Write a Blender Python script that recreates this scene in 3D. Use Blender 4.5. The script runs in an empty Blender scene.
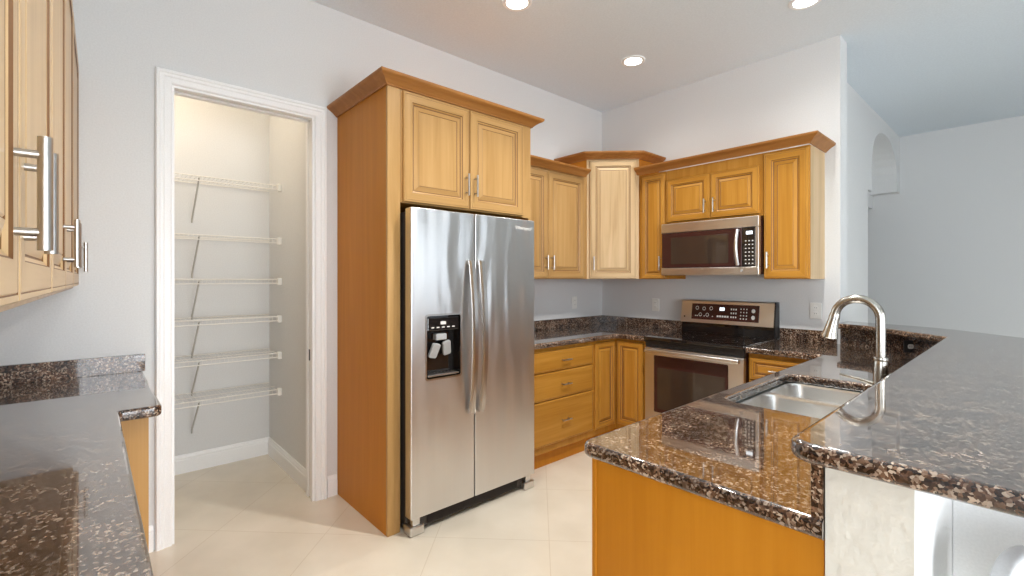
import bpy, bmesh, math, random
from mathutils import Vector, Matrix
random.seed(7)
R = math.radians
scene = bpy.context.scene
COL = scene.collection

# ------------------------------------------------------------------ camera, world, exposure
cam_data = bpy.data.cameras.new('camera')
cam = bpy.data.objects.new('camera', cam_data)
COL.objects.link(cam)
cam.location = (2.975, -3.91, 1.37)
cam.rotation_euler = (R(90), 0, R(48.1))
cam_data.sensor_width = 36.0
cam_data.lens = 470.0 / 1024.0 * 36.0
cam_data.shift_y = -9.0 / 1024.0
cam_data.clip_start = 0.02
scene.camera = cam
scene.view_settings.view_transform = 'Standard'
scene.view_settings.look = 'None'
scene.view_settings.gamma = 1.0
scene.view_settings.use_curve_mapping = False
scene.view_settings.exposure = 0.18
scene.cycles.use_denoising = True
scene.cycles.max_bounces = 10
scene.cycles.diffuse_bounces = 6
scene.cycles.sample_clamp_indirect = 6.0
scene.cycles.caustics_reflective = False
scene.cycles.caustics_refractive = False

world = bpy.data.worlds.new('sky')
scene.world = world
world.use_nodes = True
world.node_tree.nodes['Background'].inputs[0].default_value = (0.80, 0.90, 1.0, 1)
world.node_tree.nodes['Background'].inputs[1].default_value = 2.0


def area_light(name, loc, rot, sx, sy, power, color):
    d = bpy.data.lights.new(name, 'AREA')
    d.shape = 'RECTANGLE'
    d.size, d.size_y = sx, sy
    d.energy = power
    d.color = color
    o = bpy.data.objects.new(name, d)
    COL.objects.link(o)
    o.location = loc
    o.rotation_euler = rot
    return o


# daylight entering by the openings of the dining side and the rooms behind the camera
area_light('daylight_patio_door', (6.32, -3.0, 1.15), (0, R(90), 0), 2.1, 2.2, 200, (0.92, 0.96, 1.0))
area_light('daylight_dining_window', (6.32, 0.4, 1.4), (0, R(90), 0), 1.6, 2.4, 8, (0.92, 0.96, 1.0))
area_light('daylight_rear_window', (4.4, -7.12, 1.35), (R(90), 0, 0), 2.6, 2.1, 58, (0.90, 0.95, 1.0))


# ------------------------------------------------------------------ materials
def new_mat(name):
    m = bpy.data.materials.new(name)
    m.use_nodes = True
    return m, m.node_tree.nodes, m.node_tree.links, m.node_tree.nodes['Principled BSDF']


def coords(N, L, scale=(1, 1, 1), rot=(0, 0, 0), rnd=False):
    tc = N.new('ShaderNodeTexCoord')
    mp = N.new('ShaderNodeMapping')
    mp.inputs['Scale'].default_value = scale
    mp.inputs['Rotation'].default_value = rot
    if rnd:
        oi = N.new('ShaderNodeObjectInfo')
        mul = N.new('ShaderNodeMath'); mul.operation = 'MULTIPLY'
        mul.inputs[1].default_value = 17.0
        L.new(oi.outputs['Random'], mul.inputs[0])
        add = N.new('ShaderNodeVectorMath'); add.operation = 'ADD'
        L.new(tc.outputs['Object'], add.inputs[0])
        L.new(mul.outputs[0], add.inputs[1])
        L.new(add.outputs[0], mp.inputs['Vector'])
    else:
        L.new(tc.outputs['Object'], mp.inputs['Vector'])
    return mp


def ramp(N, stops):
    r = N.new('ShaderNodeValToRGB')
    e = r.color_ramp.elements
    while len(e) < len(stops):
        e.new(0.5)
    for k, (p, c) in enumerate(stops):
        e[k].position = p
        e[k].color = (c[0], c[1], c[2], 1)
    return r


def plain(name, col, rough=0.5, metal=0.0, bump=0.0, bscale=200.0, coat=0.0):
    m, N, L, b = new_mat(name)
    b.inputs['Roughness'].default_value = rough
    b.inputs['Metallic'].default_value = metal
    b.inputs['Coat Weight'].default_value = coat
    mp = coords(N, L)
    nz = N.new('ShaderNodeTexNoise')
    nz.inputs['Scale'].default_value = bscale
    nz.inputs['Detail'].default_value = 3
    L.new(mp.outputs[0], nz.inputs['Vector'])
    r = ramp(N, [(0.3, [c * 0.96 for c in col]), (0.7, [min(1, c * 1.03) for c in col])])
    L.new(nz.outputs['Fac'], r.inputs[0])
    L.new(r.outputs[0], b.inputs['Base Color'])
    if bump:
        bp = N.new('ShaderNodeBump')
        bp.inputs['Strength'].default_value = bump
        bp.inputs['Distance'].default_value = 0.004
        L.new(nz.outputs['Fac'], bp.inputs['Height'])
        L.new(bp.outputs[0], b.inputs['Normal'])
    return m


def wood(name, dark, mid, light, axis='z', rough=0.32):
    m, N, L, b = new_mat(name)
    sc = {'z': (9, 9, 0.55), 'x': (0.55, 9, 9), 'y': (9, 0.55, 9)}[axis]
    mp = coords(N, L, sc, rnd=True)
    n1 = N.new('ShaderNodeTexNoise')
    n1.inputs['Scale'].default_value = 2.2
    n1.inputs['Detail'].default_value = 5
    n1.inputs['Distortion'].default_value = 0.6
    L.new(mp.outputs[0], n1.inputs['Vector'])
    fine = {'z': (160, 160, 3), 'x': (3, 160, 160), 'y': (160, 3, 160)}[axis]
    mp2 = coords(N, L, fine, rnd=True)
    n2 = N.new('ShaderNodeTexNoise')
    n2.inputs['Scale'].default_value = 1.0
    n2.inputs['Detail'].default_value = 2
    L.new(mp2.outputs[0], n2.inputs['Vector'])
    mx = N.new('ShaderNodeMath'); mx.operation = 'MULTIPLY_ADD'
    mx.inputs[1].default_value = 0.25
    L.new(n2.outputs['Fac'], mx.inputs[0])
    sub = N.new('ShaderNodeMath'); sub.operation = 'SUBTRACT'
    sub.inputs[1].default_value = 0.125
    L.new(n1.outputs['Fac'], sub.inputs[0])
    L.new(sub.outputs[0], mx.inputs[2])
    r = ramp(N, [(0.22, dark), (0.5, mid), (0.78, light)])
    L.new(mx.outputs[0], r.inputs[0])
    L.new(r.outputs[0], b.inputs['Base Color'])
    b.inputs['Roughness'].default_value = rough
    b.inputs['Specular IOR Level'].default_value = 0.18
    return m


def granite(name):
    m, N, L, b = new_mat(name)
    mp = coords(N, L)
    v = N.new('ShaderNodeTexVoronoi')
    v.inputs['Scale'].default_value = 190
    n0 = N.new('ShaderNodeTexNoise')
    n0.inputs['Scale'].default_value = 55
    n0.inputs['Detail'].default_value = 4
    L.new(mp.outputs[0], n0.inputs['Vector'])
    mixv = N.new('ShaderNodeVectorMath'); mixv.operation = 'MULTIPLY_ADD'
    mixv.inputs[1].default_value = (0.016, 0.016, 0.016)
    L.new(n0.outputs['Color'], mixv.inputs[0])
    L.new(mp.outputs[0], mixv.inputs[2])
    L.new(mixv.outputs[0], v.inputs['Vector'])
    sep = N.new('ShaderNodeSeparateColor')
    L.new(v.outputs['Color'], sep.inputs[0])
    r = ramp(N, [(0.0, (0.012, 0.007, 0.006)), (0.30, (0.040, 0.021, 0.015)), (0.52, (0.11, 0.060, 0.038)),
                 (0.74, (0.20, 0.125, 0.085)), (0.93, (0.46, 0.385, 0.315))])
    L.new(sep.outputs[0], r.inputs[0])
    n1 = N.new('ShaderNodeTexNoise')
    n1.inputs['Scale'].default_value = 14
    n1.inputs['Detail'].default_value = 6
    L.new(mp.outputs[0], n1.inputs['Vector'])
    r2 = ramp(N, [(0.35, (0.45, 0.42, 0.42)), (0.65, (1.25, 1.15, 1.05))])
    L.new(n1.outputs['Fac'], r2.inputs[0])
    mul = N.new('ShaderNodeMix'); mul.data_type = 'RGBA'; mul.blend_type = 'MULTIPLY'
    mul.inputs[0].default_value = 1.0
    L.new(r.outputs[0], mul.inputs[6])
    L.new(r2.outputs[0], mul.inputs[7])
    L.new(mul.outputs[2], b.inputs['Base Color'])
    # polish: reflectance climbing from a few per cent face-on to a near mirror at a glance
    b.inputs['Roughness'].default_value = 0.25
    b.inputs['Specular IOR Level'].default_value = 0.15
    gl = N.new('ShaderNodeBsdfGlossy')
    gl.inputs['Roughness'].default_value = 0.035
    lw = N.new('ShaderNodeLayerWeight')
    lw.inputs['Blend'].default_value = 0.5
    pw = N.new('ShaderNodeMath'); pw.operation = 'POWER'; pw.inputs[1].default_value = 2.1
    L.new(lw.outputs['Facing'], pw.inputs[0])
    ma = N.new('ShaderNodeMath'); ma.operation = 'MULTIPLY_ADD'
    ma.inputs[1].default_value = 0.92; ma.inputs[2].default_value = 0.04
    L.new(pw.outputs[0], ma.inputs[0])
    ms = N.new('ShaderNodeMixShader')
    L.new(ma.outputs[0], ms.inputs[0])
    L.new(b.outputs[0], ms.inputs[1])
    L.new(gl.outputs[0], ms.inputs[2])
    L.new(ms.outputs[0], N['Material Output'].inputs['Surface'])
    return m


def steel(name, col=(0.60, 0.60, 0.60), rough=0.26, axis='z', wave=0.0):
    m, N, L, b = new_mat(name)
    b.inputs['Metallic'].default_value = 1.0
    if wave:
        tg = N.new('ShaderNodeTangent')
        tg.direction_type = 'RADIAL'
        tg.axis = 'Z'
        L.new(tg.outputs[0], b.inputs['Tangent'])
        b.inputs['Anisotropic'].default_value = 0.85
        b.inputs['Anisotropic Rotation'].default_value = 0.25
    sc = {'z': (260, 260, 1.5), 'x': (1.5, 260, 260)}[axis]
    mp = coords(N, L, sc)
    n = N.new('ShaderNodeTexNoise')
    n.inputs['Scale'].default_value = 1.0
    n.inputs['Detail'].default_value = 2
    L.new(mp.outputs[0], n.inputs['Vector'])
    r = ramp(N, [(0.3, [c * 0.99 for c in col]), (0.7, [c * 1.01 for c in col])])
    L.new(n.outputs['Fac'], r.inputs[0])
    L.new(r.outputs[0], b.inputs['Base Color'])
    mr = N.new('ShaderNodeMapRange')
    mr.inputs[3].default_value = rough * 0.97
    mr.inputs[4].default_value = rough * 1.03
    L.new(n.outputs['Fac'], mr.inputs[0])
    L.new(mr.outputs[0], b.inputs['Roughness'])
    if wave:
        mp2 = coords(N, L, (5.5, 5.5, 1.1))
        n2 = N.new('ShaderNodeTexNoise')
        n2.inputs['Scale'].default_value = 1.3
        n2.inputs['Detail'].default_value = 1
        L.new(mp2.outputs[0], n2.inputs['Vector'])
        bp = N.new('ShaderNodeBump')
        bp.inputs['Strength'].default_value = wave
        bp.inputs['Distance'].default_value = 0.02
        L.new(n2.outputs['Fac'], bp.inputs['Height'])
        L.new(bp.outputs[0], b.inputs['Normal'])
    return m


def floor_tile(name):
    m, N, L, b = new_mat(name)
    mp = coords(N, L, (1, 1, 1), (0, 0, R(45)))
    br = N.new('ShaderNodeTexBrick')
    br.offset = 0.0
    br.inputs['Scale'].default_value = 1.0
    br.inputs['Brick Width'].default_value = 0.6
    br.inputs['Row Height'].default_value = 0.6
    br.inputs['Mortar Size'].default_value = 0.0022
    br.inputs['Mortar Smooth'].default_value = 0.1
    br.inputs['Color1'].default_value = (0.76, 0.685, 0.57, 1)
    br.inputs['Color2'].default_value = (0.75, 0.675, 0.56, 1)
    br.inputs['Mortar'].default_value = (0.66, 0.57, 0.45, 1)
    L.new(mp.outputs[0], br.inputs['Vector'])
    n = N.new('ShaderNodeTexNoise')
    n.inputs['Scale'].default_value = 2.6
    n.inputs['Detail'].default_value = 6
    L.new(mp.outputs[0], n.inputs['Vector'])
    r = ramp(N, [(0.35, (0.93, 0.92, 0.90)), (0.65, (1.04, 1.04, 1.04))])
    L.new(n.outputs['Fac'], r.inputs[0])
    mul = N.new('ShaderNodeMix'); mul.data_type = 'RGBA'; mul.blend_type = 'MULTIPLY'
    mul.inputs[0].default_value = 1.0
    L.new(br.outputs['Color'], mul.inputs[6])
    L.new(r.outputs[0], mul.inputs[7])
    L.new(mul.outputs[2], b.inputs['Base Color'])
    b.inputs['Roughness'].default_value = 0.16
    return m


def emit(name, col, s):
    m, N, L, b = new_mat(name)
    b.inputs['Base Color'].default_value = (*col, 1)
    b.inputs['Emission Color'].default_value = (*col, 1)
    b.inputs['Emission Strength'].default_value = s
    return m


M = {}
M['paint'] = plain('wall_paint', (0.70, 0.705, 0.705), 0.75, bump=0.12, bscale=140)
M['stucco'] = plain('knee_wall_texture_paint', (0.72, 0.69, 0.62), 0.7, bump=1.0, bscale=38)
M['ceil'] = plain('ceiling_paint', (0.73, 0.80, 0.86), 0.85, bump=0.15, bscale=90)
M['white'] = plain('white_trim_paint', (0.88, 0.885, 0.89), 0.35)
M['whiteplastic'] = plain('white_plastic', (0.85, 0.84, 0.80), 0.4)
M['wire'] = plain('white_vinyl_wire', (0.82, 0.80, 0.76), 0.4)
M['brace'] = plain('shelf_brace_metal', (0.52, 0.50, 0.47), 0.45)
M['floor'] = floor_tile('polished_cream_tile')
M['granite'] = granite('brown_granite')
dk, md, lt = (0.36, 0.195, 0.062), (0.455, 0.265, 0.098), (0.52, 0.315, 0.13)  # maple paled by the daylight cast put into its colour
M['maple'] = wood('maple_vertical_grain', dk, md, lt, 'z')
M['maple_h'] = wood('maple_horizontal_grain', dk, md, lt, 'x')
M['maple_hy'] = wood('maple_depth_grain', dk, md, lt, 'y')
hd, hm, hl = (0.39, 0.165, 0.020), (0.48, 0.222, 0.034), (0.56, 0.28, 0.055)  # same maple, with the warm lamp cast mixed into its colour
M['honey'] = wood('maple_warm_lit_vertical_grain', hd, hm, hl, 'z')
M['honey_h'] = wood('maple_warm_lit_horizontal_grain', hd, hm, hl, 'x')
M['veneer'] = wood('honey_veneer', (0.48, 0.178, 0.011), (0.52, 0.2, 0.014), (0.56, 0.225, 0.018), 'z', 0.4)
M['crown'] = wood('glazed_maple_crown', (0.28, 0.11, 0.026), (0.35, 0.15, 0.038), (0.42, 0.19, 0.055), 'x')
M['glaze'] = plain('brown_glaze', (0.17, 0.075, 0.022), 0.5)
M['pale'] = wood('pale_maple_vertical_grain', (0.47, 0.31, 0.15), (0.59, 0.415, 0.225), (0.66, 0.48, 0.28), 'z')
M['pale_h'] = wood('pale_maple_horizontal_grain', (0.47, 0.31, 0.15), (0.59, 0.415, 0.225), (0.66, 0.48, 0.28), 'x')
M['steel'] = steel('brushed_stainless_vertical', (0.77, 0.775, 0.78), 0.28, 'z', 0.8)
M['steel_h'] = steel('brushed_stainless_horizontal', (0.74, 0.73, 0.72), 0.3, 'x')
M['sink'] = steel('satin_sink_steel', (0.84, 0.83, 0.81), 0.32, 'x')
M['nickel'] = steel('brushed_nickel', (0.46, 0.435, 0.39), 0.22, 'x')
M['bar'] = steel('satin_handle_steel', (0.56, 0.54, 0.52), 0.28, 'z')
M['blackglass'] = plain('black_glass', (0.012, 0.010, 0.010), 0.04, coat=0.5)
M['ovenglass'] = plain('dark_oven_window', (0.045, 0.030, 0.022), 0.05, coat=0.5)
M['maroon'] = plain('dark_red_black_enamel', (0.045, 0.014, 0.012), 0.25)
M['black'] = plain('black_plastic', (0.015, 0.015, 0.016), 0.35)
M['darkgrey'] = plain('dark_grey_case', (0.07, 0.062, 0.058), 0.45)
M['grey'] = plain('grey_plastic', (0.42, 0.42, 0.42), 0.35)
M['print'] = plain('pale_panel_print', (0.75, 0.73, 0.70), 0.5)
M['seat'] = plain('pale_grey_leatherette', (0.60, 0.61, 0.62), 0.45)
M['lamp'] = emit('lit_lamp_lens', (1.0, 0.95, 0.86), 14.0)
M['display'] = emit('lit_display', (0.85, 0.93, 1.0), 1.2)


# ------------------------------------------------------------------ mesh helpers
def link(name, bm, mats, parent=None, loc=None, rot=None, smooth=None):
    me = bpy.data.meshes.new(name)
    bmesh.ops.recalc_face_normals(bm, faces=bm.faces)
    bm.to_mesh(me)
    bm.free()
    if not isinstance(mats, (list, tuple)):
        mats = [mats]
    for m in mats:
        me.materials.append(m)
    if smooth is not None:
        me.shade_smooth()
        me.set_sharp_from_angle(angle=R(smooth))
        for p in me.polygons:            # broad flat faces keep their own normal
            if p.area > 0.006:
                p.use_smooth = False
    o = bpy.data.objects.new(name, me)
    COL.objects.link(o)
    if parent is not None:
        o.parent = parent
    if loc is not None:
        o.location = loc
    if rot is not None:
        o.rotation_euler = rot
    return o


def thing(name, label, cat, loc=(0, 0, 0), rotz=0.0, group=None):
    o = bpy.data.objects.new(name, None)
    o.empty_display_size = 0.1
    COL.objects.link(o)
    o.location = loc
    o.rotation_euler = (0, 0, R(rotz))
    return tag(o, label, cat, group)


def tag(o, label, cat, group=None):
    o['label'] = label
    o['category'] = cat
    if group:
        o['group'] = group
    return o


def struct(o, label=None):
    o['kind'] = 'structure'
    if label:
        o['label'] = label
    return o


def dup_tree(root, name=None):
    c = root.copy()
    COL.objects.link(c)
    for ch in list(root.children):
        d = ch.copy()
        COL.objects.link(d)
        d.parent = c
        for g in list(ch.children):
            e = g.copy()
            COL.objects.link(e)
            e.parent = d
    return c


def box(bm, a, b, bevel=0.0, mat=0, seg=2):
    x0, x1 = sorted((a[0], b[0])); y0, y1 = sorted((a[1], b[1])); z0, z1 = sorted((a[2], b[2]))
    v = [bm.verts.new(p) for p in [(x0, y0, z0), (x1, y0, z0), (x1, y1, z0), (x0, y1, z0),
                                   (x0, y0, z1), (x1, y0, z1), (x1, y1, z1), (x0, y1, z1)]]
    fs = [bm.faces.new([v[i] for i in q]) for q in
          [(3, 2, 1, 0), (4, 5, 6, 7), (0, 1, 5, 4), (1, 2, 6, 5), (2, 3, 7, 6), (3, 0, 4, 7)]]
    for f in fs:
        f.material_index = mat
    if bevel:
        es = list({e for f in fs for e in f.edges})
        r = bmesh.ops.bevel(bm, geom=es, offset=bevel, segments=seg, profile=0.5, affect='EDGES', clamp_overlap=True)
        for f in r['faces']:
            f.material_index = mat
    return fs


def tube(bm, pts, r, n=10, mat=0, cap=True):
    pts = [Vector(p) for p in pts]
    rad = r if isinstance(r, (list, tuple)) else [r] * len(pts)
    rings = []
    ref = None
    for i, p in enumerate(pts):
        if i == 0:
            t = pts[1] - p
        elif i == len(pts) - 1:
            t = p - pts[i - 1]
        else:
            t = (pts[i + 1] - p).normalized() + (p - pts[i - 1]).normalized()
        t.normalize()
        if ref is None:
            ref = t.orthogonal().normalized()
        else:
            ref = (ref - t * ref.dot(t)).normalized()
        s = t.cross(ref)
        rings.append([bm.verts.new(p + (ref * math.cos(2 * math.pi * k / n) + s * math.sin(2 * math.pi * k / n)) * rad[i])
                      for k in range(n)])
    for a, b in zip(rings, rings[1:]):
        for k in range(n):
            f = bm.faces.new((a[k], a[(k + 1) % n], b[(k + 1) % n], b[k]))
            f.material_index = mat
    if cap:
        bm.faces.new(rings[0][::-1]).material_index = mat
        bm.faces.new(rings[-1]).material_index = mat


def lathe(bm, prof, c=(0, 0, 0), n=24, mat=0, axis='z'):
    c = Vector(c)
    rings = []
    for r, h in prof:
        ring = []
        for k in range(n):
            a = 2 * math.pi * k / n
            q = (r * math.cos(a), r * math.sin(a), h)
            if axis == 'y':
                q = (q[0], h, q[1])
            elif axis == 'x':
                q = (h, q[0], q[1])
            ring.append(bm.verts.new(c + Vector(q)))
        rings.append(ring)
    for a, b in zip(rings, rings[1:]):
        for k in range(n):
            bm.faces.new((a[k], a[(k + 1) % n], b[(k + 1) % n], b[k])).material_index = mat
    bm.faces.new(rings[0][::-1]).material_index = mat
    bm.faces.new(rings[-1]).material_index = mat


def slab(bm, outer, holes, h0, h1, bevel=0.0, seg=3, mapf=None, mat=0, skip=None):
    """A plate of the given outline with holes, from height h0 to h1; long rim edges rounded."""
    b2 = bmesh.new()
    for loop in [outer] + list(holes):
        vs = [b2.verts.new((p[0], p[1], h0)) for p in loop]
        for k in range(len(vs)):
            b2.edges.new((vs[k], vs[(k + 1) % len(vs)]))
    bmesh.ops.triangle_fill(b2, use_beauty=True, use_dissolve=True, edges=b2.edges[:])
    bmesh.ops.recalc_face_normals(b2, faces=b2.faces)
    r = bmesh.ops.extrude_face_region(b2, geom=b2.faces[:])
    vv = [g for g in r['geom'] if isinstance(g, bmesh.types.BMVert)]
    bmesh.ops.translate(b2, verts=vv, vec=(0, 0, h1 - h0))
    bmesh.ops.recalc_face_normals(b2, faces=b2.faces)
    if bevel:
        es = []
        for e in b2.edges:
            if len(e.link_faces) == 2 and abs(e.verts[0].co.z - e.verts[1].co.z) < 1e-6:
                nz = [abs(f.normal.z) for f in e.link_faces]
                if max(nz) > 0.9 and min(nz) < 0.1:
                    if skip and skip((e.verts[0].co + e.verts[1].co) / 2):
                        continue
                    es.append(e)
        bmesh.ops.bevel(b2, geom=es, offset=bevel, segments=seg, profile=0.5, affect='EDGES', clamp_overlap=True)
    vmap = {}
    for v in b2.verts:
        co = v.co.copy()
        vmap[v] = bm.verts.new(mapf(co) if mapf else co)
    for f in b2.faces:
        try:
            nf = bm.faces.new([vmap[v] for v in f.verts])
            nf.material_index = mat
        except ValueError:
            pass
    b2.free()


def rrect(x0, y0, x1, y1, r, n=6):
    pts = []
    for cx, cy, a0 in ((x1 - r, y0 + r, -90), (x1 - r, y1 - r, 0), (x0 + r, y1 - r, 90), (x0 + r, y0 + r, 180)):
        for k in range(n + 1):
            a = R(a0 + 90 * k / n)
            pts.append((cx + r * math.cos(a), cy + r * math.sin(a)))
    return pts


def round_corners(pts, radii, n=6):
    """Round the listed corners of a plan outline."""
    out = []
    m = len(pts)
    for i, p in enumerate(pts):
        r = radii.get(i, 0)
        p = Vector(p)
        if not r:
            out.append(tuple(p)); continue
        a = (Vector(pts[i - 1]) - p).normalized()
        b = (Vector(pts[(i + 1) % m]) - p).normalized()
        ang = a.angle(b)
        d = r / math.tan(ang / 2)
        c = p + (a + b).normalized() * (r / math.sin(ang / 2))
        s, e = p + a * d - c, p + b * d - c
        a0 = math.atan2(s.y, s.x); a1 = math.atan2(e.y, e.x)
        da = (a1 - a0 + math.pi) % (2 * math.pi) - math.pi
        for k in range(n + 1):
            t = a0 + da * k / n
            out.append((c.x + r * math.cos(t), c.y + r * math.sin(t)))
    return out


def sweep(bm, path, prof, z0, side=1, mat=0, cap=True):
    """Sweep a (out, up) profile along a plan polyline with mitred corners; side=1: outward is to the right."""
    P = [Vector(p) for p in path]
    rings = []
    for i, p in enumerate(P):
        def nrm(a, b):
            d = (b - a).normalized()
            return Vector((d.y, -d.x)) * side
        if i == 0:
            n = nrm(P[0], P[1])
        elif i == len(P) - 1:
            n = nrm(P[-2], P[-1])
        else:
            n1, n2 = nrm(P[i - 1], p), nrm(p, P[i + 1])
            n = (n1 + n2)
            n = n / max(1e-6, n.dot(n1))
        rings.append([bm.verts.new((p.x + n.x * o, p.y + n.y * o, z0 + u)) for o, u in prof])
    k = len(prof)
    for a, b in zip(rings, rings[1:]):
        for j in range(k):
            bm.faces.new((a[j], a[(j + 1) % k], b[(j + 1) % k], b[j])).material_index = mat
    if cap:
        bm.faces.new(rings[0][::-1]).material_index = mat
        bm.faces.new(rings[-1]).material_index = mat


CROWN = [(0, 0), (0.010, 0), (0.012, 0.006), (0.018, 0.010), (0.026, 0.018), (0.036, 0.026), (0.046, 0.032),
         (0.054, 0.036), (0.060, 0.040), (0.064, 0.044), (0.066, 0.050), (0.066, 0.058), (0, 0.058)]
BASEB = [(0, 0), (0.015, 0), (0.015, 0.092), (0.012, 0.098), (0.012, 0.108), (0.008, 0.118), (0.006, 0.128), (0, 0.130)]
CASING = [(0, 0), (0.010, 0), (0.014, 0.006), (0.014, 0.030), (0.019, 0.036), (0.019, 0.048), (0.025, 0.053), (0.025, 0.063), (0.018, 0.068), (0, 0.068)]


def door_bm(w, h, s=1.0, thick=0.02, drawer=False):
    """Raised-panel door with glazed grooves: front faces -Y, lower left at the origin."""
    bm = bmesh.new()
    t = thick
    fr = (0.052 if not drawer else 0.030) * s
    rings = [(0.0, 0.0, 0), (0.0, -t + 0.005, 0), (0.004, -t, 0), (0.011, -t, 0), (0.0125, -t + 0.0014, 1), (0.0145, -t, 0),
             (fr, -t, 0), (fr + 0.003, -t + 0.0035, 1), (fr + 0.010, -t + 0.008, 0), (fr + 0.0125, -t + 0.010, 1),
             (fr + 0.015, -t + 0.010, 1), (fr + 0.024 * s + 0.004, -t + 0.006, 0), (fr + 0.036 * s + 0.004, -t + 0.002, 0),
             (fr + 0.036 * s + 0.0065, -t + 0.004, 1), (fr + 0.036 * s + 0.009, -t + 0.002, 0)]
    if drawer:
        rings = [(0.0, 0.0, 0), (0.0, -t + 0.006, 0), (0.003, -t + 0.002, 0), (0.007, -t, 0), (0.011, -t, 0),
                 (0.0125, -t + 0.0012, 1), (0.0145, -t, 0)]
    prev = None
    for ins, y, mi in rings:
        ring = [bm.verts.new(p) for p in ((ins, y, ins), (w - ins, y, ins), (w - ins, y, h - ins), (ins, y, h - ins))]
        if prev:
            for k in range(4):
                f = bm.faces.new((prev[k], prev[(k + 1) % 4], ring[(k + 1) % 4], ring[k]))
                f.material_index = 1 if mi else (2 if k in (0, 2) and not drawer else 0)
        else:
            bm.faces.new(ring[::-1])
        prev = ring
    bm.faces.new(prev)
    return bm


def pull(name, parent, x, z0, z1, yface, horizontal=False, rb=0.006, out=0.032, label=None, mat=None):
    """Bar pull standing on a door or drawer face."""
    bm = bmesh.new()
    L_ = z1 - z0
    m = L_ * 0.16
    if horizontal:
        tube(bm, [(z0, yface - out, x), (z1, yface - out, x)], rb, 12)
        for q in (z0 + m, z1 - m):
            tube(bm, [(q, yface + 0.002, x), (q, yface - out, x)], rb * 0.72, 10)
    else:
        tube(bm, [(x, yface - out, z0), (x, yface - out, z1)], rb, 14)
        for q in (z0 + m, z1 - m):
            tube(bm, [(x, yface + 0.002, q), (x, yface - out, q)], rb * 0.72, 10)
    o = link(name, bm, mat or M['bar'], parent, smooth=40)
    return o


def wood_door(root, x0, x1, z0, z1, yf, handle=None, s=None, mats=None, name='door', rb=0.006, out=0.032):
    """handle: (x, z0, z1) in cabinet space."""
    w, h = x1 - x0, z1 - z0
    s = s if s is not None else min(1.0, w / 0.34, h / 0.34)
    bm = door_bm(w, h, s)
    bmesh.ops.translate(bm, verts=bm.verts, vec=(x0, yf, z0))
    d = link(name, bm, mats or [M['maple'], M['glaze'], M['maple_h']], root)
    if handle:
        pull('handle', d, handle[0], handle[1], handle[2], yf - 0.02, rb=rb, out=out)
    return d


def cab_body(root, w, d, h, front='maple', side='veneer', z0=0.0, name='cabinet_body', holes=None):
    """Carcass with its face frame; front faces -Y."""
    bm = bmesh.new()
    box(bm, (0, 0, z0), (w, -d + 0.02, z0 + h), 0.0, 1)
    box(bm, (0.0005, -d + 0.02, z0), (w - 0.0005, -d, z0 + h), 0.0015, 0, 1)
    return link(name, bm, [M[front], M[side]], root)


# ------------------------------------------------------------------ the setting
H = 3.08
Y_D = -4.345          # wall behind the near cabinet run


def wall_box(name, a, b, mat='paint'):
    bm = bmesh.new()
    box(bm, a, b)
    return struct(link(name, bm, M[mat]))


bm = bmesh.new(); box(bm, (-1.2, -7.2, -0.1), (6.4, 3.6, 0)); struct(link('floor', bm, M['floor']))
bm = bmesh.new(); box(bm, (-1.2, -7.2, H), (6.4, 3.6, H + 0.1)); struct(link('ceiling', bm, M['ceil']))

# kitchen wall with the pantry doorway
DY0, DY1, DZ = -3.598, -2.880, 2.372
bm = bmesh.new()
box(bm, (-0.12, DY1, 0), (0, 0.0, H))
box(bm, (-0.12, -7.2, 0), (0, DY0, H))
box(bm, (-0.12, DY0, DZ), (0, DY1, H))
struct(link('wall_left', bm, M['paint']))
wall_box('wall_back', (-0.12, 0, 0), (2.06, 0.177, H))
wall_box('wall_near', (0, Y_D - 0.12, 0), (2.72, Y_D, H))
# pantry
PX, PY = -1.05, -2.862
bm = bmesh.new(); box(bm, (PX - 0.1, -4.4, 0), (PX, PY + 0.1, H)); struct(link('wall_pantry_back', bm, M['paint']))
bm = bmesh.new(); box(bm, (PX, PY, 0), (-0.12, PY + 0.1, H)); struct(link('wall_pantry_right', bm, M['paint']))
bm = bmesh.new(); box(bm, (PX, -4.4, 0), (-0.12, -4.3, H)); struct(link('wall_pantry_left', bm, M['paint']))

# wall beyond the kitchen with the passage and its arched niche
bm = bmesh.new()
box(bm, (1.76, 0.178, 0), (1.88, 1.745, H))
arch = []
cy, hw, zs = 2.545, 0.635, 2.50
for k in range(0, 17):
    a = math.pi - math.pi * k / 16
    arch.append((cy + hw * math.cos(a), zs + 0.44 * math.sin(a) ** 0.8))
outl = [(1.745, H), (1.745, 2.245), (1.91, 2.245)] + arch + [(3.18, 2.40), (3.35, 2.40), (3.35, H)]
slab(bm, outl, [], 1.62, 1.88, 0, mapf=lambda c: Vector((c.z, c.x, c.y)))
box(bm, (1.58, 1.745, 2.245), (1.62, 3.35, H))
struct(link('wall_passage', bm, M['paint']))
wall_box('wall_far', (0.3, 3.35, 0), (6.32, 3.47, H))
wall_box('wall_hall', (0.2, 0.178, 0), (0.3, 3.35, H))


def holed_wall(name, horiz, fixed0, fixed1, a0, a1, holes):
    """Wall from a0 to a1 with rectangular openings (s0, s1, z0, z1)."""
    bm = bmesh.new()
    cuts = sorted(holes)
    cur = a0
    def bx(s0, s1, z0, z1):
        if horiz == 'y':
            box(bm, (fixed0, s0, z0), (fixed1, s1, z1))
        else:
            box(bm, (s0, fixed0, z0), (s1, fixed1, z1))
    for s0, s1, z0, z1 in cuts:
        bx(cur, s0, 0, H)
        if z0 > 0:
            bx(s0, s1, 0, z0)
        bx(s0, s1, z1, H)
        cur = s1
    bx(cur, a1, 0, H)
    return struct(link(name, bm, M['paint']))


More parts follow.
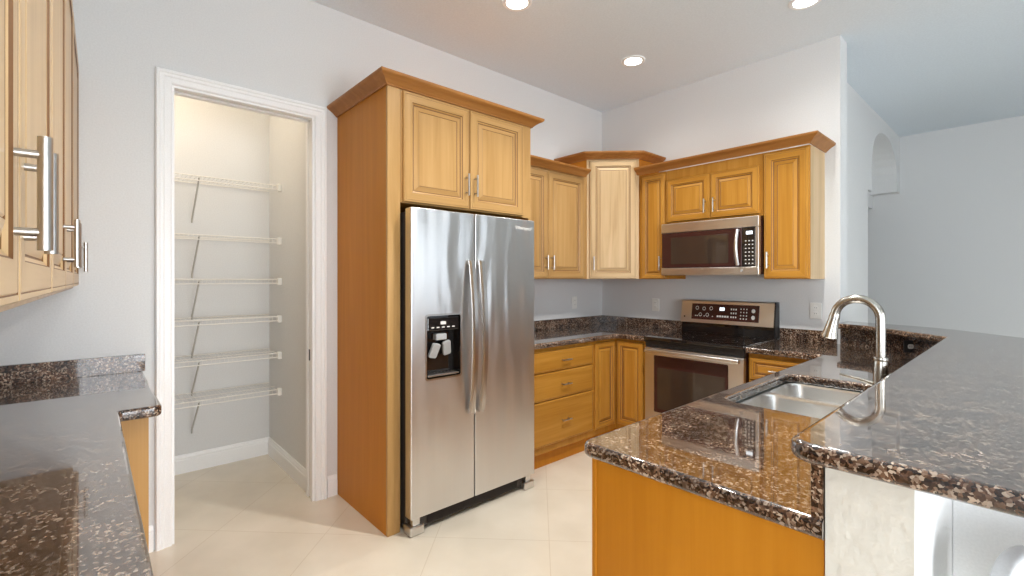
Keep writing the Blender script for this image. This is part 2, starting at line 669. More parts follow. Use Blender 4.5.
holed_wall('wall_right', 'y', 6.2, 6.32, -7.0, 3.35, [(-4.1, -1.9, 0.06, 2.2), (-0.8, 1.6, 0.6, 2.2)])
holed_wall('wall_rear', 'x', -7.12, -7.0, 0.0, 6.2, [(3.1, 5.7, 0.3, 2.4)])


def window_frame(name, s0, s1, z0, z1, mull):
    bm = bmesh.new()
    t = 0.05
    for q0, q1 in ((s0, s0 + t), (s1 - t, s1)):
        box(bm, (6.2, q0, z0), (6.28, q1, z1))
    for q in mull:
        box(bm, (6.21, q - 0.03, z0 + t), (6.27, q + 0.03, z1 - t))
    box(bm, (6.2, s0 + t, z0), (6.28, s1 - t, z0 + t)); box(bm, (6.2, s0 + t, z1 - t), (6.28, s1 - t, z1))
    o = struct(link(name, bm, M['white']))
    b2 = bmesh.new()
    z = z0 + 0.09
    while z < z1 - 0.08:
        box(b2, (6.165, s0 + 0.02, z), (6.195, s1 - 0.02, z + 0.012))
        z += 0.062
    struct(link('window_blind', b2, M['white'], o))
    return o


window_frame('window_1', -4.1, -1.9, 0.06, 2.2, [-3.0])
window_frame('window_2', -0.8, 1.6, 0.6, 2.2, [0.4])

# doorway trim: casing around the opening, jambs with the pocket door
bm = bmesh.new()
path = [(DY1 + 0.002, 0.0), (DY1 + 0.002, DZ), (DY0 - 0.0, DZ), (DY0 - 0.0, 0.0)]
# swept in the wall plane: (y, z) path, profile (out of wall, away from opening)
def casing(bm, path, w=0.075):
    P = [Vector(p) for p in path]
    rings = []
    for i, p in enumerate(P):
        def nrm(a, b):
            d = (b - a).normalized(); return Vector((d.y, -d.x))
        if i == 0: n = nrm(P[0], P[1])
        elif i == len(P) - 1: n = nrm(P[-2], P[-1])
        else:
            n1, n2 = nrm(P[i - 1], p), nrm(p, P[i + 1]); n = (n1 + n2); n /= n.dot(n1)
        rings.append([bm.verts.new((o, p.x + n.x * u, p.y + n.y * u)) for o, u in CASING])
    k = len(CASING)
    for a, b in zip(rings, rings[1:]):
        for j in range(k):
            bm.faces.new((a[j], a[(j + 1) % k], b[(j + 1) % k], b[j]))
    bm.faces.new(rings[0]); bm.faces.new(rings[-1])
casing(bm, path)
trim = struct(link('trim_1', bm, M['white']), 'white door casing around the pantry opening')
bm = bmesh.new()
box(bm, (-0.12, DY0, 0), (0.0, DY0 + 0.012, DZ))
box(bm, (-0.12, DY1 - 0.012, 0), (-0.082, DY1, DZ)); box(bm, (-0.040, DY1 - 0.012, 0), (0.0, DY1, DZ))
box(bm, (-0.12, DY0 + 0.012, DZ - 0.012), (-0.082, DY1 - 0.012, DZ)); box(bm, (-0.040, DY0 + 0.012, DZ - 0.012), (0.0, DY1 - 0.012, DZ))
struct(link('trim_2', bm, M['white']), 'white jambs of the pantry opening')
bm = bmesh.new()
box(bm, (-0.078, DY1 - 0.008, 0.012), (-0.044, DY1 - 0.0005, DZ - 0.02))
pd = struct(link('door_1', bm, M['white']), 'edge of the pocket door in the pantry jamb')
bm = bmesh.new()
box(bm, (-0.070, DY1 - 0.0105, 0.86), (-0.052, DY1 - 0.008, 0.93), 0.001)
link('latch', bm, M['black'], pd)


def baseboard(name, path, side=1):
    bm = bmesh.new()
    sweep(bm, path, BASEB, 0.0, side)
    return struct(link(name, bm, M['white']))


baseboard('baseboard_left', [(0, -2.742), (0, -2.803)], -1)
baseboard('baseboard_doorside', [(0, -3.674), (0, -3.720)], -1)
baseboard('baseboard_pantry', [(PX, -4.29), (PX, PY), (-0.13, PY)], 1)
baseboard('baseboard_far', [(1.9, 3.35), (6.19, 3.35)], 1)

# ------------------------------------------------------------------ pantry wire shelves
SH_Y0, SH_Y1 = -4.28, PY - 0.004
SX0, SX1 = PX + 0.006, -0.745


def wire_shelf(z, label):
    root = thing('wire_shelf', label, 'shelf', (0, 0, z), 0, 'wire shelves in the pantry')
    bm = bmesh.new()
    for x, zz, r in ((SX0 + 0.004, 0, 0.0035), (SX1, 0, 0.004), (SX1 + 0.002, -0.030, 0.004), ((SX0 + SX1) / 2, -0.005, 0.003)):
        tube(bm, [(x, SH_Y0, zz), (x, SH_Y1, zz)], r, 6)
    y = SH_Y0 + 0.012
    while y < SH_Y1 - 0.01:
        tube(bm, [(SX0, y, 0.003), (SX1, y, 0.003), (SX1 + 0.004, y, -0.002), (SX1 + 0.004, y, -0.032)], 0.0011, 4)
        y += 0.0254
    link('wire_deck', bm, M['wire'], root)
    for yy in (-3.37, -4.05):
        bm = bmesh.new()
        p0, p1 = Vector((SX1, yy, -0.012)), Vector((SX0 + 0.004, yy, -0.262))
        tube(bm, [p0, p1], 0.0055, 6)
        tube(bm, [p1 + Vector((0.004, 0, 0.006)), p1 + Vector((0, 0, -0.024))], 0.007, 6)
        link('brace', bm, M['brace'], root)
    bm = bmesh.new()
    box(bm, (SX1 - 0.014, SH_Y1 - 0.022, -0.042), (SX1 + 0.020, PY - 0.0005, 0.010), 0.003)
    link('end_bracket', bm, M['whiteplastic'], root)
    return root


shelf_z = [(2.056, 'topmost white wire shelf high on the pantry wall'),
           (1.664, 'second white wire shelf from the top in the pantry'),
           (1.368, 'third white wire shelf from the top in the pantry'),
           (1.093, 'fourth white wire shelf from the top, third from the pantry floor'),
           (0.825, 'fifth white wire shelf from the top, second from the pantry floor'),
           (0.558, 'lowest white wire shelf in the pantry above the baseboard')]
first = wire_shelf(*shelf_z[0])
for z, lab in shelf_z[1:]:
    c = dup_tree(first)
    c.location = (0, 0, z)
    c['label'] = lab

# ------------------------------------------------------------------ tall refrigerator cabinet (front faces +X)
FY0 = -2.738
fc = thing('refrigerator_cabinet', 'tall maple cabinet with honey side panel around and above the steel refrigerator', 'cabinet', (0, FY0, 0), 90)
FW, FD = 1.058, 0.68
bm = bmesh.new()
box(bm, (0, -0.002, 0.0), (0.02, -FD + 0.02, 2.40), 0.001, 1, 1)
link('side_panel', bm, [M['maple'], M['veneer']], fc)
bm = bmesh.new()
box(bm, (0.0, -FD + 0.02, 0.0), (0.076, -FD, 2.40), 0.002, 0, 1)
link('front_stile', bm, [M['maple']], fc)
bm = bmesh.new()
box(bm, (FW - 0.02, -0.002, 0.0), (FW, -FD + 0.02, 2.40), 0.001, 1, 1)
box(bm, (FW - 0.022, -FD + 0.02, 0.0), (FW, -FD, 1.78), 0.002, 0, 1)
box(bm, (FW - 0.076, -FD + 0.02, 1.78), (FW, -FD, 2.40), 0.002, 0, 1)
link('side_panel', bm, [M['maple'], M['veneer']], fc)
bm = bmesh.new()
box(bm, (0.0205, -0.002, 1.785), (FW - 0.0205, -FD + 0.02, 2.39), 0, 1)
box(bm, (0.0765, -FD + 0.02, 1.785), (FW - 0.0765, -FD, 2.40), 0, 0)
link('cabinet_body', bm, [M['maple'], M['veneer']], fc)
xm = -2.207 - FY0
wood_door(fc, 0.086, xm - 0.003, 1.79, 2.388, -FD, (xm - 0.032, 1.865, 1.995))
wood_door(fc, xm + 0.003, -1.766 - FY0, 1.79, 2.388, -FD, (xm + 0.032, 1.865, 1.995))
bm = bmesh.new()
sweep(bm, [(0, -0.001), (0, -FD - 0.001), (FW, -FD - 0.001), (FW, -0.34)], CROWN, 2.398, 1)
link('crown', bm, M['crown'], fc, smooth=35)

# ------------------------------------------------------------------ refrigerator
RY0, RY1 = -2.652, -1.737
fr = thing('refrigerator', 'stainless side by side refrigerator with black water dispenser in its left door', 'refrigerator', (0, RY0, 0), 90)
RW = RY1 - RY0
bm = bmesh.new()
box(bm, (0.012, -0.02, 0.02), (RW - 0.012, -0.70, 1.735), 0.006)
link('case', bm, M['darkgrey'], fc and fr)
zb, zt, ys = 0.092, 1.752, RW * 0.462
vert = lambda c: Vector((c.x, -c.z, c.y))
bm = bmesh.new()
dx0, dx1, dz0, dz1 = 0.092, 0.322, 0.822, 1.172
slab(bm, rrect(0, zb, ys - 0.003, zt, 0.006, 3), [rrect(dx0, dz0, dx1, dz1, 0.012, 4)], 0.712, 0.775, 0.008, 4, vert)
ld = link('door', bm, M['steel'], fr, smooth=40)
bm = bmesh.new()
slab(bm, rrect(ys + 0.003, zb, RW, zt, 0.006, 3), [], 0.712, 0.775, 0.008, 4, vert)
rd = link('door', bm, M['steel'], fr, smooth=40)
for dd, hx in ((ld, ys - 0.036), (rd, ys + 0.036)):
    bm = bmesh.new()
    pts = []
    n = 14
    for k in range(n + 1):
        t = k / n
        z = 0.592 + (1.476 - 0.592) * t
        pts.append((hx, -0.797 - 0.036 * (1 - (2 * t - 1) ** 2), z))
    rings = []
    for (x, y, z) in pts:
        rings.append([bm.verts.new((x + a, y + b, z)) for a, b in
                      ((-0.017, 0.012), (0.017, 0.012), (0.019, 0.002), (0.012, -0.009), (-0.012, -0.009), (-0.019, 0.002))])
    for a, b in zip(rings, rings[1:]):
        for k in range(6):
            bm.faces.new((a[k], a[(k + 1) % 6], b[(k + 1) % 6], b[k]))
    bm.faces.new(rings[0]); bm.faces.new(rings[-1])
    for z in (0.602, 1.466):
        box(bm, (hx - 0.013, -0.774, z - 0.014), (hx + 0.013, -0.790, z + 0.014), 0.002)
    link('handle', bm, M['bar'], dd, smooth=35)
# dispenser niche
dp = None
bm = bmesh.new()
R0 = rrect(dx0 - 0.006, dz0 - 0.006, dx1 + 0.006, dz1 + 0.006, 0.016, 4)
R1 = rrect(dx0 + 0.004, dz0 + 0.004, dx1 - 0.004, dz1 - 0.004, 0.010, 4)
R2 = rrect(dx0 + 0.010, dz0 + 0.012, dx1 - 0.010, dz1 - 0.010, 0.008, 4)
prev = None
for ring, d, mi in ((R0, 0.7755, 0), (R0, 0.778, 0), (R1, 0.778, 0), (R2, 0.716, 1)):
    vs = [bm.verts.new((p[0], -d, p[1])) for p in ring]
    if prev:
        for k in range(len(vs)):
            bm.faces.new((prev[k], prev[(k + 1) % len(vs)], vs[(k + 1) % len(vs)], vs[k])).material_index = mi
    prev = vs
bm.faces.new(prev).material_index = 1
dp = link('dispenser', bm, [M['bar'], M['blackglass']], fr)
bm = bmesh.new()
box(bm, (dx0 + 0.012, -0.722, 1.085), (dx1 - 0.012, -0.772, 1.158), 0.004)
link('control_strip', bm, M['blackglass'], dp)
bm = bmesh.new()
for k in range(5):
    box(bm, (dx0 + 0.035 + k * 0.034, -0.7725, 1.10), (dx0 + 0.053 + k * 0.034, -0.7735, 1.106))
box(bm, (dx0 + 0.095, -0.7725, 1.118), (dx0 + 0.13, -0.7735, 1.135))
link('control_print', bm, M['print'], dp)
for px, pz, w, tl in ((0.165, 0.975, 0.052, 12), (0.245, 0.985, 0.05, -14)):
    bm = bmesh.new()
    slab(bm, rrect(px - w / 2, pz - 0.045, px + w / 2, pz + 0.04, 0.010, 3), [], 0.735, 0.752, 0.003, 2, vert)
    bmesh.ops.rotate(bm, verts=bm.verts, cent=(px, -0.74, pz), matrix=Matrix.Rotation(R(18), 3, 'X') @ Matrix.Rotation(R(tl), 3, 'Y'))
    link('paddle', bm, M['grey'], dp)
bm = bmesh.new()
box(bm, (0.165, -0.722, 1.03), (0.235, -0.764, 1.066), 0.006)
link('spout', bm, M['grey'], dp)
bm = bmesh.new()
box(bm, (dx0 + 0.014, -0.722, dz0 + 0.013), (dx1 - 0.014, -0.776, dz0 + 0.022), 0.002)
for k in range(8):
    box(bm, (dx0 + 0.03 + k * 0.023, -0.73, dz0 + 0.022), (dx0 + 0.037 + k * 0.023, -0.77, dz0 + 0.026))
link('drip_tray', bm, M['bar'], dp)
bm = bmesh.new()
box(bm, (0.02, -0.66, 0.018), (RW - 0.02, -0.735, 0.082), 0.004)
for k in range(9):
    box(bm, (0.12, -0.735, 0.026 + k * 0.0058), (RW - 0.12, -0.739, 0.028 + k * 0.0058))
link('base_grille', bm, M['darkgrey'], fr)
for x0 in (0.0, RW - 0.085):
    bm = bmesh.new()
    box(bm, (x0, -0.69, 0.002), (x0 + 0.085, -0.772, 0.050), 0.006)
    box(bm, (x0 + 0.02, -0.72, 0.050), (x0 + 0.065, -0.76, 0.092), 0.005)
    link('foot', bm, M['steel_h'], fr)
cu = bpy.data.curves.new('logo', 'FONT')
cu.body = 'Whirlpool'
cu.size = 0.034
cu.extrude = 0.0004
cu.align_x = 'CENTER'
lg = bpy.data.objects.new('logo', cu)
COL.objects.link(lg)
lg.parent = rd
lg.location = (RW - 0.10, -0.7756, 1.685)
lg.rotation_euler = (R(90), 0, 0)
cu.materials.append(M['print'])
bpy.context.view_layer.update()
me = bpy.data.meshes.new_from_object(lg.evaluated_get(bpy.context.evaluated_depsgraph_get()))
bpy.data.objects.remove(lg)
lg = bpy.data.objects.new('logo', me)
COL.objects.link(lg)
lg.parent = rd
lg.location = (RW - 0.10, -0.7756, 1.685)
lg.rotation_euler = (R(90), 0, 0)

# ------------------------------------------------------------------ wall cabinets
UB = 1.37


def crown_child(root, path, z, side=1):
    bm = bmesh.new()
    sweep(bm, path, CROWN, z, side)
    return link('crown', bm, M['crown'], root, smooth=35)


# double cabinet between the refrigerator and the corner (faces +X)
UA0, UA1 = -1.676, -0.655
ua = thing('wall_cabinet', 'maple wall cabinet with two raised panel doors between refrigerator and corner cabinet', 'cabinet', (0, UA0, UB), 90)
w = UA1 - UA0
cab_body(ua, w, 0.33, 0.90)
mid = -1.160 - UA0
wood_door(ua, 0.02, mid - 0.002, 0.006, 0.875, -0.33, (mid - 0.035, 0.075, 0.19))
wood_door(ua, mid + 0.002, -0.712 - UA0, 0.006, 0.875, -0.33, (mid + 0.035, 0.075, 0.19))
crown_child(ua, [(0.0, -0.351), (w - 0.045, -0.351)], 0.885)

# diagonal corner cabinet
cc = thing('corner_wall_cabinet', 'taller diagonal corner wall cabinet with one pale maple door and its own crown', 'cabinet', (0, 0, UB))
bm = bmesh.new()
pent = [(0.002, -0.002), (0.002, -0.652), (0.33, -0.652), (0.652, -0.33), (0.652, -0.002)]
slab(bm, pent, [], 0.0, 1.060, 0)
for f in bm.faces:
    f.normal_update()
    if abs(f.normal.x - 0.7071) < 0.05 and abs(f.normal.y + 0.7071) < 0.05:
        f.material_index = 1
link('cabinet_body', bm, [M['veneer'], M['pale']], cc)
fl = math.hypot(0.322, 0.322)
bm = door_bm(fl - 0.052, 1.034, 0.95)
dr = link('door', bm, [M['pale'], M['glaze'], M['pale_h']], cc, loc=(0.33 + 0.026 * 0.7071, -0.652 + 0.026 * 0.7071, 0.006), rot=(0, 0, R(45)))
pull('handle', dr, 0.032, 0.072, 0.19, -0.02)
crown_child(cc, [(0.0, -0.6545), (0.331, -0.6545), (0.6545, -0.331), (0.6545, -0.0)], 1.050)

# narrow cabinet, over-range cabinet, end cabinet (face -Y)
nb = thing('narrow_wall_cabinet', 'narrow maple wall cabinet with one door between corner cabinet and microwave', 'cabinet', (0.662, 0, UB))
cab_body(nb, 0.250, 0.33, 0.90, front='honey')
wood_door(nb, 0.030, 0.244, 0.006, 0.878, -0.33, (0.214, 0.075, 0.19), 0.62, [M['honey'], M['glaze'], M['honey_h']])
ob = thing('over_range_cabinet', 'short maple cabinet with two doors above the microwave', 'cabinet', (0.914, 0, 1.822))
cab_body(ob, 0.762, 0.33, 0.448, front='honey')
wood_door(ob, 0.010, 0.377, 0.018, 0.366, -0.33, (0.345, 0.06, 0.17), 0.85, [M['honey'], M['glaze'], M['honey_h']])
wood_door(ob, 0.383, 0.738, 0.018, 0.366, -0.33, (0.416, 0.06, 0.17), 0.85, [M['honey'], M['glaze'], M['honey_h']])
eb = thing('end_wall_cabinet', 'maple wall cabinet with one door at the right end above the counter', 'cabinet', (1.678, 0, UB))
cab_body(eb, 0.289, 0.33, 0.90, side='pale', front='honey')
wood_door(eb, 0.006, 0.282, 0.006, 0.882, -0.33, (0.036, 0.075, 0.19), 0.95, [M['honey'], M['glaze'], M['honey_h']])
bm = bmesh.new()
sweep(bm, [(0.656, -0.3515), (1.9685, -0.3515), (1.9685, -0.001)], CROWN, 2.2715, 1)
cm = tag(link('crown_molding', bm, M['crown'], smooth=35), 'long brown crown molding on the cabinets over the range and microwave', 'crown molding')

# ------------------------------------------------------------------ over-range microwave
MX0, MX1, MZ0, MZ1 = 0.916, 1.674, 1.400, 1.818
mw = thing('microwave', 'stainless over the range microwave with dark glass door under the short cabinet', 'microwave', (MX0, 0, MZ0))
MW, MH = MX1 - MX0, MZ1 - MZ0
bm = bmesh.new()
box(bm, (0, -0.004, 0.004), (MW, -0.375, MH - 0.004), 0.003)
link('case', bm, M['maroon'], mw)
bm = bmesh.new()
box(bm, (0, -0.376, MH - 0.076), (MW, -0.412, MH), 0.004)
for k in range(24):
    box(bm, (0.03 + k * 0.029, -0.40, MH - 0.0006), (0.05 + k * 0.029, -0.385, MH + 0.0008))
link('top_strip', bm, M['steel_h'], mw)
bm = bmesh.new()
box(bm, (0, -0.376, 0), (MW, -0.412, 0.058), 0.004)
link('bottom_strip', bm, M['steel_h'], mw)
bm = bmesh.new()
box(bm, (0.004, -0.376, 0.060), (0.642, -0.410, MH - 0.078), 0.003)
md_ = link('door', bm, M['maroon'], mw)
bm = bmesh.new()
slab(bm, rrect(0.085, 0.088, 0.545, MH - 0.115, 0.008, 3), [], 0.4085, 0.4112, 0.001, 1, vert)
link('window', bm, M['ovenglass'], md_)
bm = bmesh.new()
pts = []
for k in range(13):
    t = k / 12
    pts.append((0.617, -0.425 - 0.030 * math.sin(math.pi * t), 0.072 + (MH - 0.162) * t))
tube(bm, pts, 0.0125, 12)
for z in (0.078, MH - 0.096):
    tube(bm, [(0.617, -0.408, z), (0.617, -0.428, z)], 0.010, 10)
link('handle', bm, M['steel_h'], md_, smooth=40)
bm = bmesh.new()
box(bm, (0.645, -0.376, 0.060), (0.735, -0.411, MH - 0.078), 0.003)
cp = link('control_panel', bm, M['blackglass'], mw)
bm = bmesh.new()
box(bm, (0.735, -0.376, 0.060), (MW, -0.411, MH - 0.078), 0.003)
link('end_strip', bm, M['steel_h'], mw)
bm = bmesh.new()
box(bm, (0.672, -0.4105, MH - 0.128), (0.716, -0.4118, MH - 0.105))
link('display', bm, M['display'], cp)
bm = bmesh.new()
box(bm, (0.664, -0.4105, 0.078), (0.674, -0.4116, 0.085))
key0 = link('key', bm, M['print'], cp)
for r in range(7):
    for c in range(3):
        if r or c:
            k_ = key0.copy(); COL.objects.link(k_); k_.parent = cp; k_.location = (c * 0.024, 0, r * 0.027)
bm = bmesh.new()
lathe(bm, [(0.010, -0.4118), (0.010, -0.4132), (0.007, -0.4136)], (0.64, 0, 0.030), 16, axis='y')
link('badge', bm, M['grey'], mw)

# ------------------------------------------------------------------ range
GX0, GX1 = 0.916, 1.674
rg = thing('range', 'stainless electric range with black glass cooktop below the microwave', 'range', (GX0, 0, 0))
GW = GX1 - GX0
bm = bmesh.new()
box(bm, (0, -0.03, 0.012), (GW, -0.62, 0.896), 0.003)
link('case', bm, M['maroon'], rg)
bm = bmesh.new()
box(bm, (-0.001, -0.055, 0.8965), (GW + 0.001, -0.672, 0.920), 0.006, 0, 3)
ct = link('cooktop', bm, M['blackglass'], rg)
for cxy, r in (((0.20, -0.22), 0.085), ((0.55, -0.22), 0.105), ((0.20, -0.48), 0.105), ((0.55, -0.48), 0.085)):
    bm = bmesh.new()
    n = 40
    ri, ro = [], []
    for k in range(n):
        a = 2 * math.pi * k / n
        ri.append(bm.verts.new((cxy[0] + (r - 0.0018) * math.cos(a), cxy[1] + (r - 0.0018) * math.sin(a), 0.9203)))
        ro.append(bm.verts.new((cxy[0] + r * math.cos(a), cxy[1] + r * math.sin(a), 0.9203)))
    for k in range(n):
        bm.faces.new((ri[k], ri[(k + 1) % n], ro[(k + 1) % n], ro[k]))
    link('burner_ring', bm, M['darkgrey'], ct)
# backguard
bm = bmesh.new()
prof = [(-0.012, 0.905), (-0.105, 0.905), (-0.100, 1.012), (-0.072, 1.186), (-0.066, 1.194), (-0.012, 1.194)]
def profx(bm, prof, x0, x1, mat=0):
    a = [bm.verts.new((x0, y, z)) for y, z in prof]
    b = [bm.verts.new((x1, y, z)) for y, z in prof]
    k = len(prof)
    for j in range(k):
        bm.faces.new((a[j], a[(j + 1) % k], b[(j + 1) % k], b[j])).material_index = mat
    bm.faces.new(a[::-1]).material_index = mat
    bm.faces.new(b).material_index = mat
profx(bm, [(-0.012, 1.004), (-0.1005, 1.004), (-0.072, 1.184), (-0.066, 1.192), (-0.012, 1.192)], 0.003, GW - 0.012)
bg = link('backguard', bm, M['steel_h'], rg)
bm = bmesh.new()
profx(bm, [(-0.014, 0.921), (-0.080, 0.921), (-0.080, 1.0035), (-0.014, 1.0035)], 0.006, GW - 0.012)
link('backguard_base', bm, M['blackglass'], rg)
bm = bmesh.new()
profx(bm, [(-0.012, 0.921), (-0.085, 0.921), (-0.103, 1.004), (-0.074, 1.186), (-0.066, 1.194), (-0.012, 1.194)], GW - 0.0115, GW)
link('end_cap', bm, M['black'], rg)
# tilted control panel on the backguard
def bgp(x, u, off=0.0):
    """point on the backguard face: u 0..1 from its lower to upper edge"""
    y = -0.1005 + 0.0285 * u; z = 1.004 + 0.18 * u
    n = Vector((0, -0.988, -0.156)) * -1
    return Vector((x, y - off * 0.988, z + off * 0.156))
def bg_patch(bm, x0, x1, u0, u1, off):
    vs = [bm.verts.new(bgp(x, u, o)) for o in (0.0002, off) for x, u in ((x0, u0), (x1, u0), (x1, u1), (x0, u1))]
    for q in ((0, 1, 2, 3), (4, 5, 6, 7), (0, 1, 5, 4), (1, 2, 6, 5), (2, 3, 7, 6), (3, 0, 4, 7)):
        bm.faces.new([vs[i] for i in q])
bm = bmesh.new(); bg_patch(bm, 0.098, 0.640, 0.16, 0.88, 0.003)
pn = link('control_panel', bm, M['maroon'], rg)
for x, u in ((0.145, 0.68), (0.205, 0.66), (0.265, 0.68), (0.175, 0.38), (0.235, 0.38)):
    bm = bmesh.new()
    n = 16
    ri = [bm.verts.new(bgp(x + 0.010 * math.cos(2 * math.pi * k / n), u + 0.062 * math.sin(2 * math.pi * k / n), 0.0036)) for k in range(n)]
    ro = [bm.verts.new(bgp(x + 0.014 * math.cos(2 * math.pi * k / n), u + 0.085 * math.sin(2 * math.pi * k / n), 0.0036)) for k in range(n)]
    for k in range(n):
        bm.faces.new((ri[k], ri[(k + 1) % n], ro[(k + 1) % n], ro[k]))
    link('burner_symbol', bm, M['print'], pn)
keys = [(x, x + 0.008, 0.30, 0.34) for x in (0.13, 0.145, 0.205, 0.275)]
keys += [(0.315 + 0.020 * k, 0.330 + 0.020 * k, 0.30, 0.38) for k in range(5)]
keys += [(0.425 + 0.018 * c, 0.435 + 0.018 * c, 0.30 + 0.17 * r, 0.37 + 0.17 * r) for r in range(3) for c in range(3)]
keys += [(0.500 + 0.022 * c, 0.508 + 0.022 * c, 0.26 + 0.14 * r, 0.31 + 0.14 * r) for r in range(4) for c in range(3)]
for q in keys:
    bm = bmesh.new()
    bg_patch(bm, *q, 0.0036)
    link('key', bm, M['print'], pn)
for u in (0.36, 0.64):
    bm = bmesh.new()
    n = 16
    bm.faces.new([bm.verts.new(bgp(0.598 + 0.014 * math.cos(2 * math.pi * k / n), u + 0.09 * math.sin(2 * math.pi * k / n), 0.0036)) for k in range(n)])
    link('round_key', bm, M['print'], pn)
bm = bmesh.new(); bg_patch(bm, 0.335, 0.375, 0.60, 0.74, 0.0038)
link('display', bm, M['display'], pn)
bm = bmesh.new()
n = 16
bm.faces.new([bm.verts.new(bgp(0.035 + 0.007 * math.cos(2 * math.pi * k / n), 0.26 + 0.045 * math.sin(2 * math.pi * k / n), 0.0006)) for k in range(n)])
link('badge', bm, M['black'], bg)
# front: vent strip, oven door with handle and window, drawer
bm = bmesh.new()
box(bm, (0.002, -0.621, 0.842), (GW - 0.002, -0.650, 0.8955), 0.002)
for k in range(3):
    box(bm, (0.12, -0.650, 0.852 + k * 0.012), (GW - 0.15, -0.653, 0.857 + k * 0.012))
link('vent_strip', bm, M['black'], rg)
bm = bmesh.new()
box(bm, (0.002, -0.621, 0.235), (GW - 0.002, -0.660, 0.838), 0.005)
od = link('oven_door', bm, M['steel_h'], rg)
bm = bmesh.new()
slab(bm, rrect(0.085, 0.345, GW - 0.105, 0.782, 0.008, 3), [], 0.6595, 0.664, 0.002, 2, vert)
link('door_glass', bm, M['maroon'], od)
bm = bmesh.new()
slab(bm, rrect(0.115, 0.375, GW - 0.125, 0.690, 0.006, 3), [], 0.6635, 0.6655, 0.0005, 1, vert)
link('window', bm, M['ovenglass'], od)
bm = bmesh.new()
box(bm, (0.03, -0.694, 0.803), (GW - 0.012, -0.720, 0.832), 0.008, 0, 3)
for x in (0.06, GW - 0.07):
    box(bm, (x, -0.658, 0.806), (x + 0.03, -0.700, 0.829), 0.003)
link('handle', bm, M['steel_h'], od, smooth=40)
bm = bmesh.new()
box(bm, (0.002, -0.621, 0.075), (GW - 0.002, -0.656, 0.229), 0.005)
link('storage_drawer', bm, M['steel_h'], rg)

# ------------------------------------------------------------------ base cabinets
def drawer_front(root, x0, x1, z0, z1, yf, hw=0.10):
    bm = door_bm(x1 - x0, z1 - z0, drawer=True)
    bmesh.ops.translate(bm, verts=bm.verts, vec=(x0, yf, z0))
    d = link('drawer', bm, [M['honey_h'], M['glaze'], M['honey_h']], root)
    cx = (x0 + x1) / 2
    pull('handle', d, (z0 + z1) / 2, cx - hw / 2, cx + hw / 2, yf - 0.02, True, 0.005, 0.028)
    return d


dbw = 0.722
db = thing('drawer_base_cabinet', 'maple base cabinet with three drawers right beside the refrigerator', 'cabinet', (0.003, -1.676 + 0.04, 0), 90)
cab_body(db, dbw, 0.60, 0.762, z0=0.11, front='honey')
bm = bmesh.new(); box(bm, (0, -0.02, 0.0), (dbw, -0.565, 0.1095)); link('toe_kick', bm, M['veneer'], db)
drawer_front(db, 0.03, dbw - 0.014, 0.695, 0.845, -0.60)
drawer_front(db, 0.03, dbw - 0.014, 0.492, 0.688, -0.60)
drawer_front(db, 0.03, dbw - 0.014, 0.165, 0.485, -0.60)
cb = thing('corner_base_cabinet', 'maple corner base cabinet with two narrow doors meeting in the inside corner', 'cabinet', (0, 0, 0))
bm = bmesh.new()
Lp = [(0.004, -0.004), (0.004, -0.910), (0.598, -0.910), (0.598, -0.598), (0.910, -0.598), (0.910, -0.004)]
slab(bm, Lp, [], 0.11, 0.872, 0)
link('cabinet_body', bm, [M['honey']], cb)
bm = bmesh.new()
slab(bm, [(0.004, -0.03), (0.004, -0.909), (0.56, -0.909), (0.56, -0.56), (0.909, -0.56), (0.909, -0.03)], [], 0.0, 0.1095, 0)
link('toe_kick', bm, M['veneer'], cb)
bm = door_bm(0.262, 0.695, 0.75)
link('door', bm, [M['honey'], M['glaze'], M['honey_h']], cb, loc=(0.5985, -0.894, 0.158), rot=(0, 0, R(90)))
bm = door_bm(0.250, 0.695, 0.75)
link('door', bm, [M['honey'], M['glaze'], M['honey_h']], cb, loc=(0.622, -0.5985, 0.158))
rb = thing('small_base_cabinet', 'maple base cabinet with one drawer to the right of the range', 'cabinet', (1.680, 0, 0))
cab_body(rb, 0.378, 0.60, 0.762, z0=0.11, front='honey')
bm = bmesh.new(); box(bm, (0, -0.02, 0.0), (0.378, -0.54, 0.1095)); link('toe_kick', bm, M['veneer'], rb)
dd = door_bm(0.356, 0.145, 0.5); bmesh.ops.translate(dd, verts=dd.verts, vec=(0.012, -0.60, 0.700))
dd = link('drawer', dd, [M['honey_h'], M['glaze'], M['honey_h']], rb)
pull('handle', dd, 0.772, 0.140, 0.240, -0.62, True, 0.005, 0.028)
wood_door(rb, 0.012, 0.368, 0.165, 0.690, -0.60, (0.335, 0.56, 0.66), mats=[M['honey'], M['glaze'], M['honey_h']])

# peninsula cabinets (doors face -X, honey end panel faces the camera)
pc = thing('peninsula_cabinet', 'maple peninsula cabinet with plain honey end panel under the sink counter', 'cabinet', (2.680, -0.655, 0), -90)
PL = 2.195      # along -Y
bm = bmesh.new()
slab(bm, [(0, 0), (0, -0.530), (PL, -0.530), (PL, 0)], [[(0.728, -0.02), (0.728, -0.52), (1.490, -0.52), (1.490, -0.02)]], 0.11, 0.872, 0)
link('cabinet_body', bm, M['honey'], pc)
bm = bmesh.new(); box(bm, (0, -0.02, 0), (PL, -0.49, 0.1095)); link('toe_kick', bm, M['veneer'], pc)
bm = bmesh.new()
box(bm, (PL + 0.0002, 0.024, 0.0), (PL + 0.012, -0.533, 0.872), 0.001, 0, 1)
ep = link('end_panel', bm, M['veneer'], pc)
bm = bmesh.new()
box(bm, (PL + 0.0122, -0.520, 0.0), (PL + 0.0165, -0.5335, 0.872), 0.001, 0, 1)
link('corner_stile', bm, M['veneer'], ep)
